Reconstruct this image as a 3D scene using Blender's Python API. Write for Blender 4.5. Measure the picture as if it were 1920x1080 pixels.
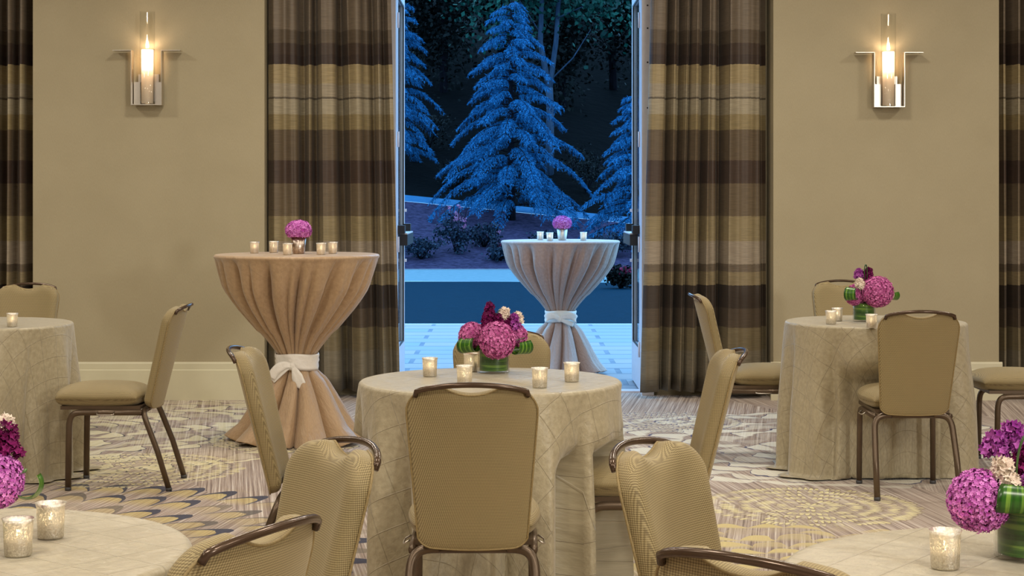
import bpy, math, random
import numpy as np
from mathutils import Vector, Matrix
PI = math.pi
random.seed(7)
for o in list(bpy.data.objects): bpy.data.objects.remove(o)
S = bpy.context.scene
C = S.collection
F = 3290.0; HY = 365.0; CH = 1.41          # focal length in px, horizon row, camera height

# ---------------------------------------------------------------- camera, sky, lights, exposure
cd = bpy.data.cameras.new('camera'); cam = bpy.data.objects.new('camera', cd); C.objects.link(cam)
cam.location = (0, 0, CH); cam.rotation_euler = (PI/2, 0, 0)
cd.sensor_width = 36; cd.lens = F*36/1920; cd.shift_y = -(540-HY)/1920; cd.clip_end = 300
S.camera = cam
w = bpy.data.worlds.new('dusk_sky'); S.world = w; w.use_nodes = True
bg = w.node_tree.nodes['Background']; bg.inputs[0].default_value = (0.25, 0.58, 1.0, 1); bg.inputs[1].default_value = 4.2
S.view_settings.view_transform = 'Standard'; S.view_settings.look = 'None'
S.view_settings.exposure = 0.08; S.view_settings.gamma = 1; S.view_settings.use_curve_mapping = False

def area(name, loc, target, size, power, col, sy=None):
    l = bpy.data.lights.new(name, 'AREA'); l.energy = power; l.color = col; l.size = size
    if sy: l.shape = 'RECTANGLE'; l.size_y = sy
    o = bpy.data.objects.new(name, l); C.objects.link(o); o.location = loc
    d = Vector(target)-Vector(loc); o.rotation_euler = d.to_track_quat('-Z', 'Y').to_euler()
    return o
WARM = (1.0, 0.925, 0.80)
for x in (-4.2, -1.4, 1.4, 4.2):
    for y in (1.0, 4.2, 7.2, 9.9):
        area('ceiling_downlight', (x, y, 3.58), (x, y, 0), 0.45, {1.0: 62, 4.2: 33, 7.2: 25}.get(y, 36), WARM)
area('studio_lamp', (6.6, -4.5, 2.7), (-1.0, 9.5, 1.0), 0.8, 270, (1.0, 0.98, 0.92))

# ---------------------------------------------------------------- helpers
def lin(r, g, b):
    f = lambda c: (c/255/12.92) if c/255 <= .04045 else ((c/255+.055)/1.055)**2.4
    return (f(r), f(g), f(b), 1)

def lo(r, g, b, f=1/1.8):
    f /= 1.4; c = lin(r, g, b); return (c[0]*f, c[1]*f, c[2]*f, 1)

class NT:
    """small wrapper to write node math as expressions"""
    def __init__(s, name):
        s.m = bpy.data.materials.new(name); s.m.use_nodes = True; s.t = s.m.node_tree
        s.b = s.t.nodes['Principled BSDF']; s.out = s.t.nodes['Material Output']
    def n(s, typ, **kw):
        nd = s.t.nodes.new(typ)
        for k, v in kw.items(): setattr(nd, k, v)
        return nd
    def set(s, sock, v):
        if isinstance(v, bpy.types.NodeSocket): s.t.links.new(v, sock)
        else: sock.default_value = v
    def M(s, op, a, b=0, c=0):
        nd = s.n('ShaderNodeMath', operation=op)
        s.set(nd.inputs[0], a); s.set(nd.inputs[1], b)
        if op in ('MULTIPLY_ADD', 'SMOOTH_MIN', 'COMPARE'): s.set(nd.inputs[2], c)
        return nd.outputs[0]
    def mix(s, f, a, b, mode='MIX'):
        nd = s.n('ShaderNodeMix', data_type='RGBA', blend_type=mode)
        s.set(nd.inputs[0], f); s.set(nd.inputs[6], a); s.set(nd.inputs[7], b)
        return nd.outputs[2]
    def noise(s, vec, scale, detail=3, rough=.5):
        nd = s.n('ShaderNodeTexNoise'); nd.inputs['Scale'].default_value = scale
        nd.inputs['Detail'].default_value = detail; nd.inputs['Roughness'].default_value = rough
        if vec is not None: s.t.links.new(vec, nd.inputs['Vector'])
        return nd.outputs[0]
    def coord(s, which='Object'):
        return s.n('ShaderNodeTexCoord').outputs[which]
    def sep(s, v):
        nd = s.n('ShaderNodeSeparateXYZ'); s.t.links.new(v, nd.inputs[0]); return nd.outputs
    def comb(s, x, y, z):
        nd = s.n('ShaderNodeCombineXYZ')
        for i, v in enumerate((x, y, z)): s.set(nd.inputs[i], v)
        return nd.outputs[0]
    def mapr(s, v, a, b, c=0, d=1, smooth=False):
        nd = s.n('ShaderNodeMapRange'); nd.clamp = True
        if smooth: nd.interpolation_type = 'SMOOTHSTEP'
        s.set(nd.inputs[0], v)
        for i, x in enumerate((a, b, c, d)): s.set(nd.inputs[i+1], x)
        return nd.outputs[0]
    def ramp(s, f, stops, interp='LINEAR'):
        nd = s.n('ShaderNodeValToRGB'); r = nd.color_ramp; r.interpolation = interp
        while len(r.elements) < len(stops): r.elements.new(.5)
        for e, (p, c) in zip(r.elements, stops): e.position = p; e.color = c
        s.set(nd.inputs[0], f); return nd.outputs[0]
    def bump(s, h, dist=.002, strength=1):
        nd = s.n('ShaderNodeBump'); nd.inputs['Distance'].default_value = dist
        nd.inputs['Strength'].default_value = strength
        s.t.links.new(h, nd.inputs['Height']); s.t.links.new(nd.outputs[0], s.b.inputs['Normal'])
    def base(s, c): s.set(s.b.inputs['Base Color'], c)
    def P(s, **kw):
        for k, v in kw.items(): s.b.inputs[k.replace('_', ' ')].default_value = v

def plain(name, col, rough=.5, metal=0, nscale=None, namp=.12, **kw):
    a = NT(name); a.P(Roughness=rough, Metallic=metal)
    if nscale:
        k = a.noise(a.coord(), nscale, 4)
        k = a.mapr(k, .3, .7, 1-namp, 1+namp)
        nd = a.n('ShaderNodeVectorMath', operation='SCALE'); nd.inputs[0].default_value = col[:3]
        a.t.links.new(k, nd.inputs['Scale']); a.base(nd.outputs[0])
    else: a.base(col)
    for kk, v in kw.items(): a.b.inputs[kk.replace('_', ' ')].default_value = v
    return a.m

class MB:
    def __init__(s): s.v = []; s.f = []; s.uv = None
    def add(s, vs, fs):
        o = len(s.v); s.v.extend([tuple(p) for p in vs]); s.f.extend([tuple(i+o for i in f) for f in fs]); return s
    def box(s, x0, x1, y0, y1, z0, z1):
        vs = [(x, y, z) for z in (z0, z1) for y in (y0, y1) for x in (x0, x1)]
        return s.add(vs, [(0,2,3,1),(4,5,7,6),(0,1,5,4),(2,6,7,3),(0,4,6,2),(1,3,7,5)])
    def tube(s, pts, r, n=10, cap=True, flat=1.0, up=None):
        pts = [Vector(p) for p in pts]; m = len(pts); vs = []; fs = []
        rr = r if isinstance(r, (list, tuple)) else [r]*m
        t0 = (pts[1]-pts[0]).normalized()
        a = Vector(up) if up else (Vector((0,0,1)) if abs(t0.z) < .9 else Vector((1,0,0)))
        u = t0.cross(a).normalized()
        for i, p in enumerate(pts):
            t = (pts[min(i+1, m-1)]-pts[max(i-1, 0)]).normalized()
            u = (u-t*u.dot(t)).normalized(); v = t.cross(u)
            for k in range(n):
                an = 2*PI*k/n
                vs.append(p+u*math.cos(an)*rr[i]+v*math.sin(an)*rr[i]*flat)
        for i in range(m-1):
            for k in range(n):
                a0 = i*n+k; b0 = i*n+(k+1) % n
                fs.append((a0, b0, b0+n, a0+n))
        if cap: fs.append(tuple(range(n))[::-1]); fs.append(tuple(range((m-1)*n, m*n)))
        return s.add(vs, fs)
    def lathe(s, prof, n=32, c=(0,0,0), cap0=False, cap1=False):
        vs = []; fs = []; m = len(prof)
        for r, z in prof:
            for k in range(n):
                an = 2*PI*k/n; vs.append((c[0]+r*math.cos(an), c[1]+r*math.sin(an), c[2]+z))
        for i in range(m-1):
            for k in range(n):
                a0 = i*n+k; b0 = i*n+(k+1) % n
                fs.append((a0, b0, b0+n, a0+n))
        if cap0: fs.append(tuple(range(n))[::-1])
        if cap1: fs.append(tuple(range((m-1)*n, m*n)))
        return s.add(vs, fs)
    def ball(s, c, rx, ry=None, rz=None, n=16, m=10):
        ry = ry or rx; rz = rz or rx; vs = []; fs = []
        for i in range(m+1):
            ph = PI*i/m
            for k in range(n):
                an = 2*PI*k/n
                vs.append((c[0]+rx*math.sin(ph)*math.cos(an), c[1]+ry*math.sin(ph)*math.sin(an), c[2]-rz*math.cos(ph)))
        for i in range(m):
            for k in range(n):
                a0 = i*n+k; b0 = i*n+(k+1) % n; fs.append((a0, b0, b0+n, a0+n))
        return s.add(vs, fs)
    def build(s, name, mat, parent=None, smooth=True, sharp=None, uv=None):
        me = bpy.data.meshes.new(name); me.from_pydata(s.v, [], s.f); me.materials.append(mat)
        if smooth:
            me.polygons.foreach_set('use_smooth', [True]*len(me.polygons))
        if uv is not None:
            l = me.uv_layers.new(name='UVMap'); idx = np.empty(len(me.loops), dtype=np.int32)
            me.loops.foreach_get('vertex_index', idx)
            l.data.foreach_set('uv', np.asarray(uv, dtype=np.float32)[idx].ravel())
        me.update()
        if sharp:
            try: me.set_sharp_from_angle(angle=math.radians(sharp))
            except Exception: pass
        o = bpy.data.objects.new(name, me); C.objects.link(o)
        if parent: o.parent = parent
        return o
def tag(o, label=None, cat=None, group=None, kind=None):
    if label: o['label'] = label
    if cat: o['category'] = cat
    if group: o['group'] = group
    if kind: o['kind'] = kind
    return o
def thing(name, label, cat, loc=(0,0,0), rz=0, group=None):
    o = bpy.data.objects.new(name, None); C.objects.link(o); o.location = loc; o.rotation_euler = (0, 0, rz)
    return tag(o, label, cat, group)
def dup(root, loc, rz, label, group=None, scale=None):
    r = root.copy(); C.objects.link(r); r.location = loc; r.rotation_euler = (0, 0, rz); r['label'] = label
    if group: r['group'] = group
    for ch in list(root.children):
        c = ch.copy(); C.objects.link(c); c.parent = r
        for g in list(ch.children):
            d = g.copy(); C.objects.link(d); d.parent = c
    return r
def struct(mb, name, mat, smooth=False, sharp=None):
    return tag(mb.build(name, mat, None, smooth, sharp), kind='structure')
def bez(p0, p1, p2, p3, n):
    r = []
    for i in range(n+1):
        t = i/n; u = 1-t
        r.append(Vector(p0)*u**3+Vector(p1)*3*u*u*t+Vector(p2)*3*u*t*t+Vector(p3)*t**3)
    return r
def ribbon(mb, pts, wid, wdir, th=.003):
    """strip of cloth or leaf with thickness: pts centre line, wid half width (list or value), wdir width direction (one or list)"""
    m = len(pts); vs = []; fs = []
    for i, p in enumerate(pts):
        p = Vector(p); t = (Vector(pts[min(i+1, m-1)])-Vector(pts[max(i-1, 0)])).normalized()
        wd = Vector(wdir[i] if isinstance(wdir, list) else wdir); wd = (wd-t*wd.dot(t)).normalized()
        nn = t.cross(wd); ww = wid[i] if isinstance(wid, list) else wid
        for a, b in ((-1, -1), (-.4, -1.6), (.4, -1.6), (1, -1), (1, 1), (.4, .4), (-.4, .4), (-1, 1)):
            vs.append(p+wd*ww*a+nn*th*.5*b)
    n = 8
    for i in range(m-1):
        for k in range(n):
            fs.append((i*n+k, i*n+(k+1) % n, (i+1)*n+(k+1) % n, (i+1)*n+k))
    fs.append(tuple(range(n))[::-1]); fs.append(tuple(range((m-1)*n, m*n)))
    return mb.add(vs, fs)

# ---------------------------------------------------------------- materials
def mat_wall():
    a = NT('wall_covering'); p = a.coord()
    k = a.noise(p, 3, 3); x = a.sep(p)
    weave = a.noise(a.comb(a.M('MULTIPLY', x[0], 260), a.M('MULTIPLY', x[1], 260), a.M('MULTIPLY', x[2], 60)), 1, 2)
    a.base(a.mix(a.mapr(a.M('ADD', a.M('MULTIPLY', k, .5), a.M('MULTIPLY', weave, .5)), .3, .7), lin(163, 151, 122), lin(173, 161, 132)))
    a.P(Roughness=.75); a.bump(weave, .0006); return a.m
M_wall = mat_wall()
M_side = plain('painted_wall', lin(150, 138, 112), .8, nscale=4, namp=.05)
M_base = plain('cream_paint', lin(208, 201, 172), .45, nscale=6, namp=.03)
M_ceil = plain('ceiling_paint', lin(215, 208, 190), .9, nscale=3, namp=.03)
M_alu = plain('white_aluminium', lin(216, 214, 222), .35, 0, nscale=20, namp=.04)
M_black = plain('black_metal', lin(14, 14, 18), .5, 0, nscale=30, namp=.1)
M_chrome = plain('polished_nickel', lin(205, 198, 188), .34, 1, nscale=30, namp=.03)
M_screw = plain('dark_screw', lin(60, 58, 66), .4, .6, nscale=30)

def mat_fabric():
    a = NT('woven_taupe_upholstery'); x = a.sep(a.coord()); k = 2*PI/.0092
    nz = a.sep(a.coord('Normal'))[2]; tp = a.M('GREATER_THAN', a.M('ABSOLUTE', nz), .7)
    A = a.M('ADD', x[0], a.M('MULTIPLY', x[1], a.M('SUBTRACT', 1, tp))); B = a.M('ADD', x[2], a.M('MULTIPLY', x[1], tp))
    u = a.M('ADD', A, B); v = a.M('SUBTRACT', B, A)
    h = a.M('MULTIPLY', a.M('SINE', a.M('MULTIPLY', u, k)), a.M('SINE', a.M('MULTIPLY', v, k)))
    h = a.mapr(h, -.5, .6, 0, 1, True)
    br = a.noise(a.coord(), 6, 3)
    c = a.mix(h, lin(108, 92, 58), lin(168, 151, 107))
    c = a.mix(a.mapr(br, .35, .65, 0, .25), c, lin(150, 128, 86))
    a.base(c); a.P(Roughness=.62); a.b.inputs['Sheen Weight'].default_value = .25
    a.b.inputs['Sheen Tint'].default_value = (1, .9, .7, 1)
    a.bump(h, .0006, .6); return a.m
M_fabric = mat_fabric()
M_pipe = plain('upholstery_welt', lin(142, 122, 80), .6, nscale=200, namp=.2)
M_bronze = plain('bronze_frame_paint', lin(98, 82, 66), .32, .55, nscale=14, namp=.1)
M_grip = plain('bronze_grip', lin(84, 66, 52), .22, .45, nscale=14, namp=.1)
M_glide = plain('grey_glide', lin(70, 70, 72), .5, nscale=20)

def mat_cloth(name, c1, c2, sp=.105, rough=.42, la=.2):
    a = NT(name); uv = a.sep(a.coord('UV')); lines = None
    for q in (uv[0], uv[1]):
        d = a.M('ABSOLUTE', a.M('SUBTRACT', a.M('FRACT', a.M('DIVIDE', q, sp)), .5))
        l = a.mapr(d, .478, .496, 0, 1, True)
        lines = l if lines is None else a.M('MAXIMUM', lines, l)
    uvv = a.coord('UV')
    wr = a.noise(uvv, 9, 5, .6); wr2 = a.noise(uvv, 45, 3, .6)
    c = a.mix(a.mapr(wr2, .3, .7), c1, c2)
    c = a.mix(a.M('MULTIPLY', lines, la), c, lin(118, 98, 70))  # stitch line colour that also paints in the shading of the pintuck ridges
    a.base(c); a.P(Roughness=rough); a.b.inputs['Sheen Weight'].default_value = .3
    h = a.M('ADD', a.M('MULTIPLY', lines, la), a.M('ADD', a.M('MULTIPLY', wr, 1.3), a.M('MULTIPLY', wr2, .25)))
    a.bump(h, .009, .8); return a.m
M_cloth = mat_cloth('pintuck_taffeta', lin(158, 146, 118), lin(178, 166, 137))
M_cloth2 = mat_cloth('pintuck_taffeta_tall', lin(168, 138, 104), lin(184, 154, 118), .22, .42, .08)
M_cloth3 = mat_cloth('pintuck_taffeta_grey', lin(168, 138, 122), lin(184, 154, 138), .22, .42, .08)
def mat_white():
    a = NT('white_satin'); a.base(lin(232, 226, 216)); a.P(Roughness=.4); a.b.inputs['Sheen Weight'].default_value = .2
    a.bump(a.noise(a.coord(), 40, 4), .004); return a.m
M_white = mat_white()

def mat_curtain():
    a = NT('plaid_drapery'); p = a.coord(); x = a.sep(p)
    bands = [(0,(108,92,72)),(57,(86,70,50)),(82,(64,46,32)),(104,(54,36,26)),(120,(146,126,82)),(155,(142,128,102)),(180,(88,76,58)),(183.5,(146,133,104)),
             (213,(132,113,70)),(242,(92,74,50)),(301,(66,46,33)),(341,(98,80,55)),(402,(134,116,76)),(450,(142,126,104)),(493,(100,84,64)),
             (508,(128,110,74)),(531,(54,40,28)),(575,(76,60,42)),(611,(110,95,62)),(655,(112,101,78)),(708,(104,95,76))]
    z = lambda y: CH-(y-HY)/269.7
    st = [((3.4-z(y))/3.4, lin(*[(.76*v+.24*sum(c)/3)*1.16 for v in c])) for y, c in bands]
    st.insert(0, (0, lin(70, 52, 38))); st[1] = ((3.4-2.9)/3.4, st[1][1])
    f = a.M('DIVIDE', a.M('SUBTRACT', 3.4, x[2]), 3.4)
    jit = a.M('MULTIPLY', a.M('SUBTRACT', a.noise(a.comb(a.M('MULTIPLY', x[0], 60), 0, 0), 1, 2), .5), .0025)
    c = a.ramp(a.M('ADD', f, jit), st, 'CONSTANT')
    thr = a.noise(a.comb(a.M('MULTIPLY', x[0], 12), a.M('MULTIPLY', x[1], 12), a.M('MULTIPLY', x[2], 420)), 1, 3)
    c = a.mix(a.mapr(thr, .35, .65, 0, .35), c, lin(70, 58, 40), 'MULTIPLY')
    a.base(c); a.P(Roughness=.55); a.b.inputs['Sheen Weight'].default_value = .06
    a.bump(thr, .0008, .5); return a.m
M_curtain = mat_curtain()

def mat_carpet():
    a = NT('patterned_carpet'); p = a.coord(); x = a.sep(p); X, Y = x[0], x[1]
    # fibre stripes whose direction flips from one big tile to the next
    pick = a.M('MODULO', a.M('ADD', a.M('FLOOR', a.M('DIVIDE', a.M('ADD', X, a.M('MULTIPLY', Y, .45)), 1.15)), 200), 2)
    def stripes(sg):
        al = math.radians(9)*sg
        ac = a.M('ADD', a.M('MULTIPLY', X, math.cos(al)), a.M('MULTIPLY', Y, -math.sin(al)))
        lo = a.M('ADD', a.M('MULTIPLY', X, math.sin(al)), a.M('MULTIPLY', Y, math.cos(al)))
        return a.noise(a.comb(a.M('MULTIPLY', ac, 95), a.M('MULTIPLY', lo, .8), 0), 1, 5, .7)
    s1, s2 = stripes(1), stripes(-1)
    st = a.M('ADD', a.M('MULTIPLY', s1, pick), a.M('MULTIPLY', s2, a.M('SUBTRACT', 1, pick)))
    col = a.ramp(st, [(.32, lin(88, 68, 58)), (.44, lin(144, 122, 108)), (.54, lin(182, 164, 150)), (.66, lin(222, 212, 200))])
    big = a.noise(p, .55, 2)
    col = a.mix(a.mapr(big, .48, .68, 0, .45), col, lin(136, 118, 102))
    def medal(cx, cy, R, dr, wd, ew, fill, edge, jit, th=.22, col=col):
        dx = a.M('SUBTRACT', X, cx); dy = a.M('SUBTRACT', Y, cy)
        nz = a.noise(p, 3.5 if dr > .1 else 14, 2)
        r0 = a.M('SQRT', a.M('ADD', a.M('MULTIPLY', dx, dx), a.M('MULTIPLY', dy, dy)))
        r = a.M('ADD', r0, a.M('MULTIPLY', a.M('SUBTRACT', nz, .5), jit))
        ang = a.M('DIVIDE', a.M('ARCTAN2', dy, dx), 2*PI)
        q = a.M('DIVIDE', r, dr); i = a.M('FLOOR', q); fr = a.M('SUBTRACT', q, i)
        n = a.M('ROUND', a.M('MULTIPLY', a.M('ADD', i, .5), 2*PI*dr/wd))
        aa = a.M('ADD', a.M('MULTIPLY', ang, n), a.M('MULTIPLY', i, .5))
        fa = a.M('SUBTRACT', a.M('FRACT', a.M('ADD', aa, 100)), .5)
        ed = a.M('SUBTRACT', .98, a.M('MULTIPLY', a.M('MULTIPLY', fa, fa), 3.0))
        inside = a.M('LESS_THAN', fr, ed)
        rim = a.M('MULTIPLY', inside, a.M('GREATER_THAN', fr, a.M('SUBTRACT', ed, a.M('SUBTRACT', th, a.M('MULTIPLY', a.M('ABSOLUTE', fa), th*1.2)))))
        wn = a.n('ShaderNodeTexWhiteNoise', noise_dimensions='2D')
        a.t.links.new(a.comb(a.M('FLOOR', a.M('ADD', aa, 100)), i, 0), wn.inputs['Vector'])
        disc = a.M('MULTIPLY', a.M('LESS_THAN', r, R), a.mapr(wn.outputs[0], .12, .5, .15, 1))
        fl = a.mix(a.mapr(a.M('ADD', a.M('MULTIPLY', st, 1), a.M('MULTIPLY', nz, .25)), .45, .75), lin(*fill), lin(*ew))
        keep = a.mapr(fr, .0, .12 if th < .12 else .4)
        c2 = a.mix(a.M('MULTIPLY', a.M('MULTIPLY', inside, keep), disc), col, fl)
        return a.mix(a.M('MULTIPLY', rim, disc), c2, lin(*edge))
    gold, pale, navy, tan = (150, 122, 66), (204, 184, 126), (34, 32, 58), (120, 100, 70)
    for cx, cy, R, dr, wd, fi, ew, ed, j, th in [
        (-2.15, 6.95, 1.65, .27, .19, gold, pale, navy, .12, .30),
        (-2.75, 10.4, 1.75, .17, .26, (206,194,146), (226,218,190), (50,44,56), .35, .09),
        (1.75, 9.9, 1.45, .17, .26, (208,202,180), (226,222,208), (40,40,92), .35, .09),
        (1.35, 7.95, .50, .085, .026, (214,200,136), (236,226,178), (128,108,66), .09, .22),
        (-1.95, 9.0, .56, .085, .03, (206,190,130), (232,222,180), (64,58,60), .09, .2),
        (.95, 10.9, .50, .08, .035, (196,186,150), (226,220,196), (60,60,110), .06, .3),
        (-1.25, 10.1, .50, .05, .06, (206,190,130), (232,222,180), (70,60,56), .06, .3),
        (1.0, 6.5, 1.05, .13, .16, (212,194,128), pale, (206,188,124), .25, .15),
        (.4, 4.2, 1.2, .2, .16, gold, pale, navy, .15, .25)]:
        col = medal(cx, cy, R, dr, wd, ew, fi, ed, j, th, col)
    a.base(col); a.P(Roughness=.95); a.b.inputs['Sheen Weight'].default_value = .2
    a.bump(a.M('ADD', st, a.noise(p, 300, 2)), .003, .6); return a.m
M_carpet = mat_carpet()

def mat_paver():
    a = NT('stone_pavers'); p = a.coord()
    b = a.n('ShaderNodeTexBrick'); a.t.links.new(p, b.inputs['Vector'])
    b.inputs['Scale'].default_value = 1; b.offset = .37; b.offset_frequency = 2; b.squash = 1.0; b.squash_frequency = 2
    for k, v in (('Mortar Size', .022), ('Brick Width', .85), ('Row Height', .42), ('Bias', 0)): b.inputs[k].default_value = v
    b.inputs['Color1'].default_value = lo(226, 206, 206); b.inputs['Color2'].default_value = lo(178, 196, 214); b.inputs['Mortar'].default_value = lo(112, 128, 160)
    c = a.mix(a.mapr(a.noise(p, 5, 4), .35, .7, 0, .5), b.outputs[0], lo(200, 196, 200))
    a.base(c); a.P(Roughness=.55); a.bump(b.outputs[1], -.004); return a.m
M_paver = mat_paver()
M_lawn = None
def mat_noise2(name, c1, c2, scale, rough=.9, bump=.01, stretch=(1,1,1)):
    a = NT(name); x = a.sep(a.coord())
    v = a.comb(*[a.M('MULTIPLY', x[i], stretch[i]) for i in range(3)])
    k = a.noise(v, scale, 5, .65); a.base(a.mix(a.mapr(k, .35, .65), c1, c2)); a.P(Roughness=rough)
    a.b.inputs['Specular IOR Level'].default_value = .05
    a.bump(k, bump); return a.m
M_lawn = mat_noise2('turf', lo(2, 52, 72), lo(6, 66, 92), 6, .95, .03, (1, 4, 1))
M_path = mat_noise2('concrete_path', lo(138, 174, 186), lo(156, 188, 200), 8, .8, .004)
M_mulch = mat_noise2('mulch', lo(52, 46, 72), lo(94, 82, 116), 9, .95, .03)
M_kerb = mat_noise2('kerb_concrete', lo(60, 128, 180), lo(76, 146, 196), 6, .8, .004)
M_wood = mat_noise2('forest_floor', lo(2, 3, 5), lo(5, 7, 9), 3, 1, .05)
def mat_leafy(name, c1, c2, rough=.6, trans=0.0):
    a = NT(name); g = a.n('ShaderNodeNewGeometry'); a.base(a.mix(g.outputs['Random Per Island'], c1, c2)); a.P(Roughness=rough); a.b.inputs['Specular IOR Level'].default_value = .12
    return a.m
M_cedar = mat_leafy('blue_cedar_needles', lo(8, 80, 128, .7), lo(48, 152, 216, .75))
M_bark = mat_noise2('bark', lo(26, 24, 30), lo(50, 46, 56), 12, .9, .01, (1, 1, .2))
M_palebark = mat_noise2('pale_bark', lo(60, 80, 104), lo(92, 112, 136), 12, .9, .01, (1, 1, .2))
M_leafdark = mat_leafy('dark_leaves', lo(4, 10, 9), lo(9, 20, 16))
M_leafgreen = mat_leafy('green_leaves', lo(8, 54, 50, .6), lo(26, 100, 82, .6))
M_rose = mat_leafy('shrub_leaves', lo(22, 34, 52), lo(56, 78, 100))
M_pinkout = mat_leafy('garden_rose_petals', lo(214, 110, 170), lo(240, 180, 215))
M_redout = mat_leafy('red_petals', lo(190, 40, 90), lo(220, 90, 130))

M_bloom = mat_leafy('mauve_florets', lin(166, 62, 128), lin(232, 140, 200), .5)
M_bloom2 = mat_leafy('lilac_florets', lin(176, 74, 168), lin(232, 150, 222), .5)
M_core = plain('mauve_core', lin(116, 30, 84), .8, nscale=60, namp=.3)
M_plum = mat_leafy('plum_petals', lin(84, 14, 60), lin(150, 40, 112), .5)
M_violet = mat_leafy('violet_petals', lin(130, 40, 130), lin(200, 110, 196), .5)
M_ivory = mat_leafy('ivory_petals', lin(232, 214, 200), lin(250, 240, 226), .5)
M_stem = plain('green_stem', lin(64, 96, 44), .5, nscale=40)
def mat_leaf():
    a = NT('striped_leaf'); uv = a.sep(a.coord('UV')); k = a.noise(a.comb(a.M('MULTIPLY', uv[1], 7), a.M('MULTIPLY', uv[0], .5), 0), 1, 3)
    a.base(a.ramp(k, [(.3, lin(16, 44, 12)), (.5, lin(46, 98, 26)), (.58, lin(118, 156, 56)), (.66, lin(56, 106, 30))])); a.P(Roughness=.3); return a.m
M_leaf = mat_leaf()

def thin_glass(name, tint=(1, 1, 1, 1), gl=.08):
    a = NT(name); t = a.t; tr = a.n('ShaderNodeBsdfTransparent'); tr.inputs[0].default_value = tint
    g = a.n('ShaderNodeBsdfGlossy'); g.inputs['Roughness'].default_value = .03
    fr = a.n('ShaderNodeLayerWeight'); fr.inputs[0].default_value = .5
    mx = a.n('ShaderNodeMixShader'); t.links.new(a.M('MULTIPLY_ADD', a.M('POWER', fr.outputs[1], 4), .45, .035), mx.inputs[0])
    t.links.new(tr.outputs[0], mx.inputs[1]); t.links.new(g.outputs[0], mx.inputs[2]); t.links.new(mx.outputs[0], a.out.inputs[0])
    return a.m
M_glass = thin_glass('clear_glass', (.975, .98, .975, 1))
M_pane = thin_glass('door_glass', (.86, .9, .93, 1))
def mat_frost():
    a = NT('frosted_glass'); t = a.t; tr = a.n('ShaderNodeBsdfTranslucent'); tr.inputs[0].default_value = (.95, .88, .78, 1)
    d = a.n('ShaderNodeBsdfDiffuse'); d.inputs[0].default_value = (.9, .84, .76, 1)
    p = a.n('ShaderNodeBsdfTransparent'); m1 = a.n('ShaderNodeMixShader'); m2 = a.n('ShaderNodeMixShader')
    m1.inputs[0].default_value = .3; m2.inputs[0].default_value = .3
    t.links.new(tr.outputs[0], m1.inputs[1]); t.links.new(d.outputs[0], m1.inputs[2]); t.links.new(m1.outputs[0], m2.inputs[1]); t.links.new(p.outputs[0], m2.inputs[2])
    t.links.new(m2.outputs[0], a.out.inputs[0]); return a.m
M_frost = mat_frost()
def mat_merc(name, c, lo=.44, hi=.6, tint=(1, .86, .66, 1), sc=260):
    a = NT(name); t = a.t; g = a.n('ShaderNodeBsdfGlossy'); g.inputs[0].default_value = c; g.inputs['Roughness'].default_value = .28
    tl = a.n('ShaderNodeBsdfTranslucent'); tl.inputs[0].default_value = tint
    tp = a.n('ShaderNodeBsdfTransparent'); tp.inputs[0].default_value = tint
    m0 = a.n('ShaderNodeMixShader'); m0.inputs[0].default_value = .45; t.links.new(tl.outputs[0], m0.inputs[1]); t.links.new(tp.outputs[0], m0.inputs[2])
    k = a.noise(a.coord(), sc, 4, .7); mx = a.n('ShaderNodeMixShader'); t.links.new(a.mapr(k, lo, hi, .10, .65), mx.inputs[0])
    t.links.new(g.outputs[0], mx.inputs[1]); t.links.new(m0.outputs[0], mx.inputs[2])
    bp = a.n('ShaderNodeBump'); bp.inputs['Distance'].default_value = .0015; t.links.new(k, bp.inputs['Height']); t.links.new(bp.outputs[0], g.inputs['Normal'])
    t.links.new(mx.outputs[0], a.out.inputs[0]); return a.m
M_merc = mat_merc('mercury_glass', (.95, .93, .88, 1), .44, .6, (1, .95, .86, 1))
M_merc2 = mat_merc('rose_mercury_glass', (.86, .74, .64, 1), .42, .62, (.9, .6, .4, 1), 70)
M_wax = plain('white_wax', lin(250, 236, 210), .5, nscale=40, namp=.03)
def emit(name, c, s):
    a = NT(name); a.base((0, 0, 0, 1)); a.b.inputs['Emission Color'].default_value = c; a.b.inputs['Emission Strength'].default_value = s; return a.m
M_flame = emit('flame', (1, .80, .48, 1), 35)
M_bulb = emit('lamp_bulb', (1, .74, .48, 1), 22)

# ---------------------------------------------------------------- the room
struct(MB().add([(-8,-7,0),(8,-7,0),(8,12.55,0),(-8,12.55,0),(-8,-7,-.1),(8,-7,-.1),(8,12.55,-.1),(-8,12.55,-.1)],
                [(0,1,2,3),(7,6,5,4),(0,4,5,1),(1,5,6,2),(2,6,7,3),(3,7,4,0)]), 'floor', M_carpet)
struct(MB().box(-8, 8, -7, 12.6, 3.66, 3.76), 'ceiling', M_ceil)
struct(MB().box(-8.15, -8, -7, 12.6, 0, 3.66), 'wall_left', M_side)
struct(MB().box(8, 8.15, -7, 12.6, 0, 3.66), 'wall_right', M_side)
struct(MB().box(-8.15, 8.15, -7.15, -7, 0, 3.66), 'wall_near', M_side)
DX0, DX1, DZ = -.817, .9125, 2.97            # door opening
fw = MB(); fw.box(-8, DX0-.085, 12.36, 12.55, 0, 3.66); fw.box(DX1+.085, 8, 12.36, 12.55, 0, 3.66); fw.box(DX0-.085, DX1+.085, 12.36, 12.55, DZ+.08, 3.66)
struct(fw, 'wall_far', M_side)
PW = 12.05
struct(MB().box(-3.29, -1.70, PW, 12.36, 0, 3.66), 'wall_far_left', M_wall)
struct(MB().box(1.795, 3.344, PW, 12.36, 0, 3.66), 'wall_far_right', M_wall)
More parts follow.
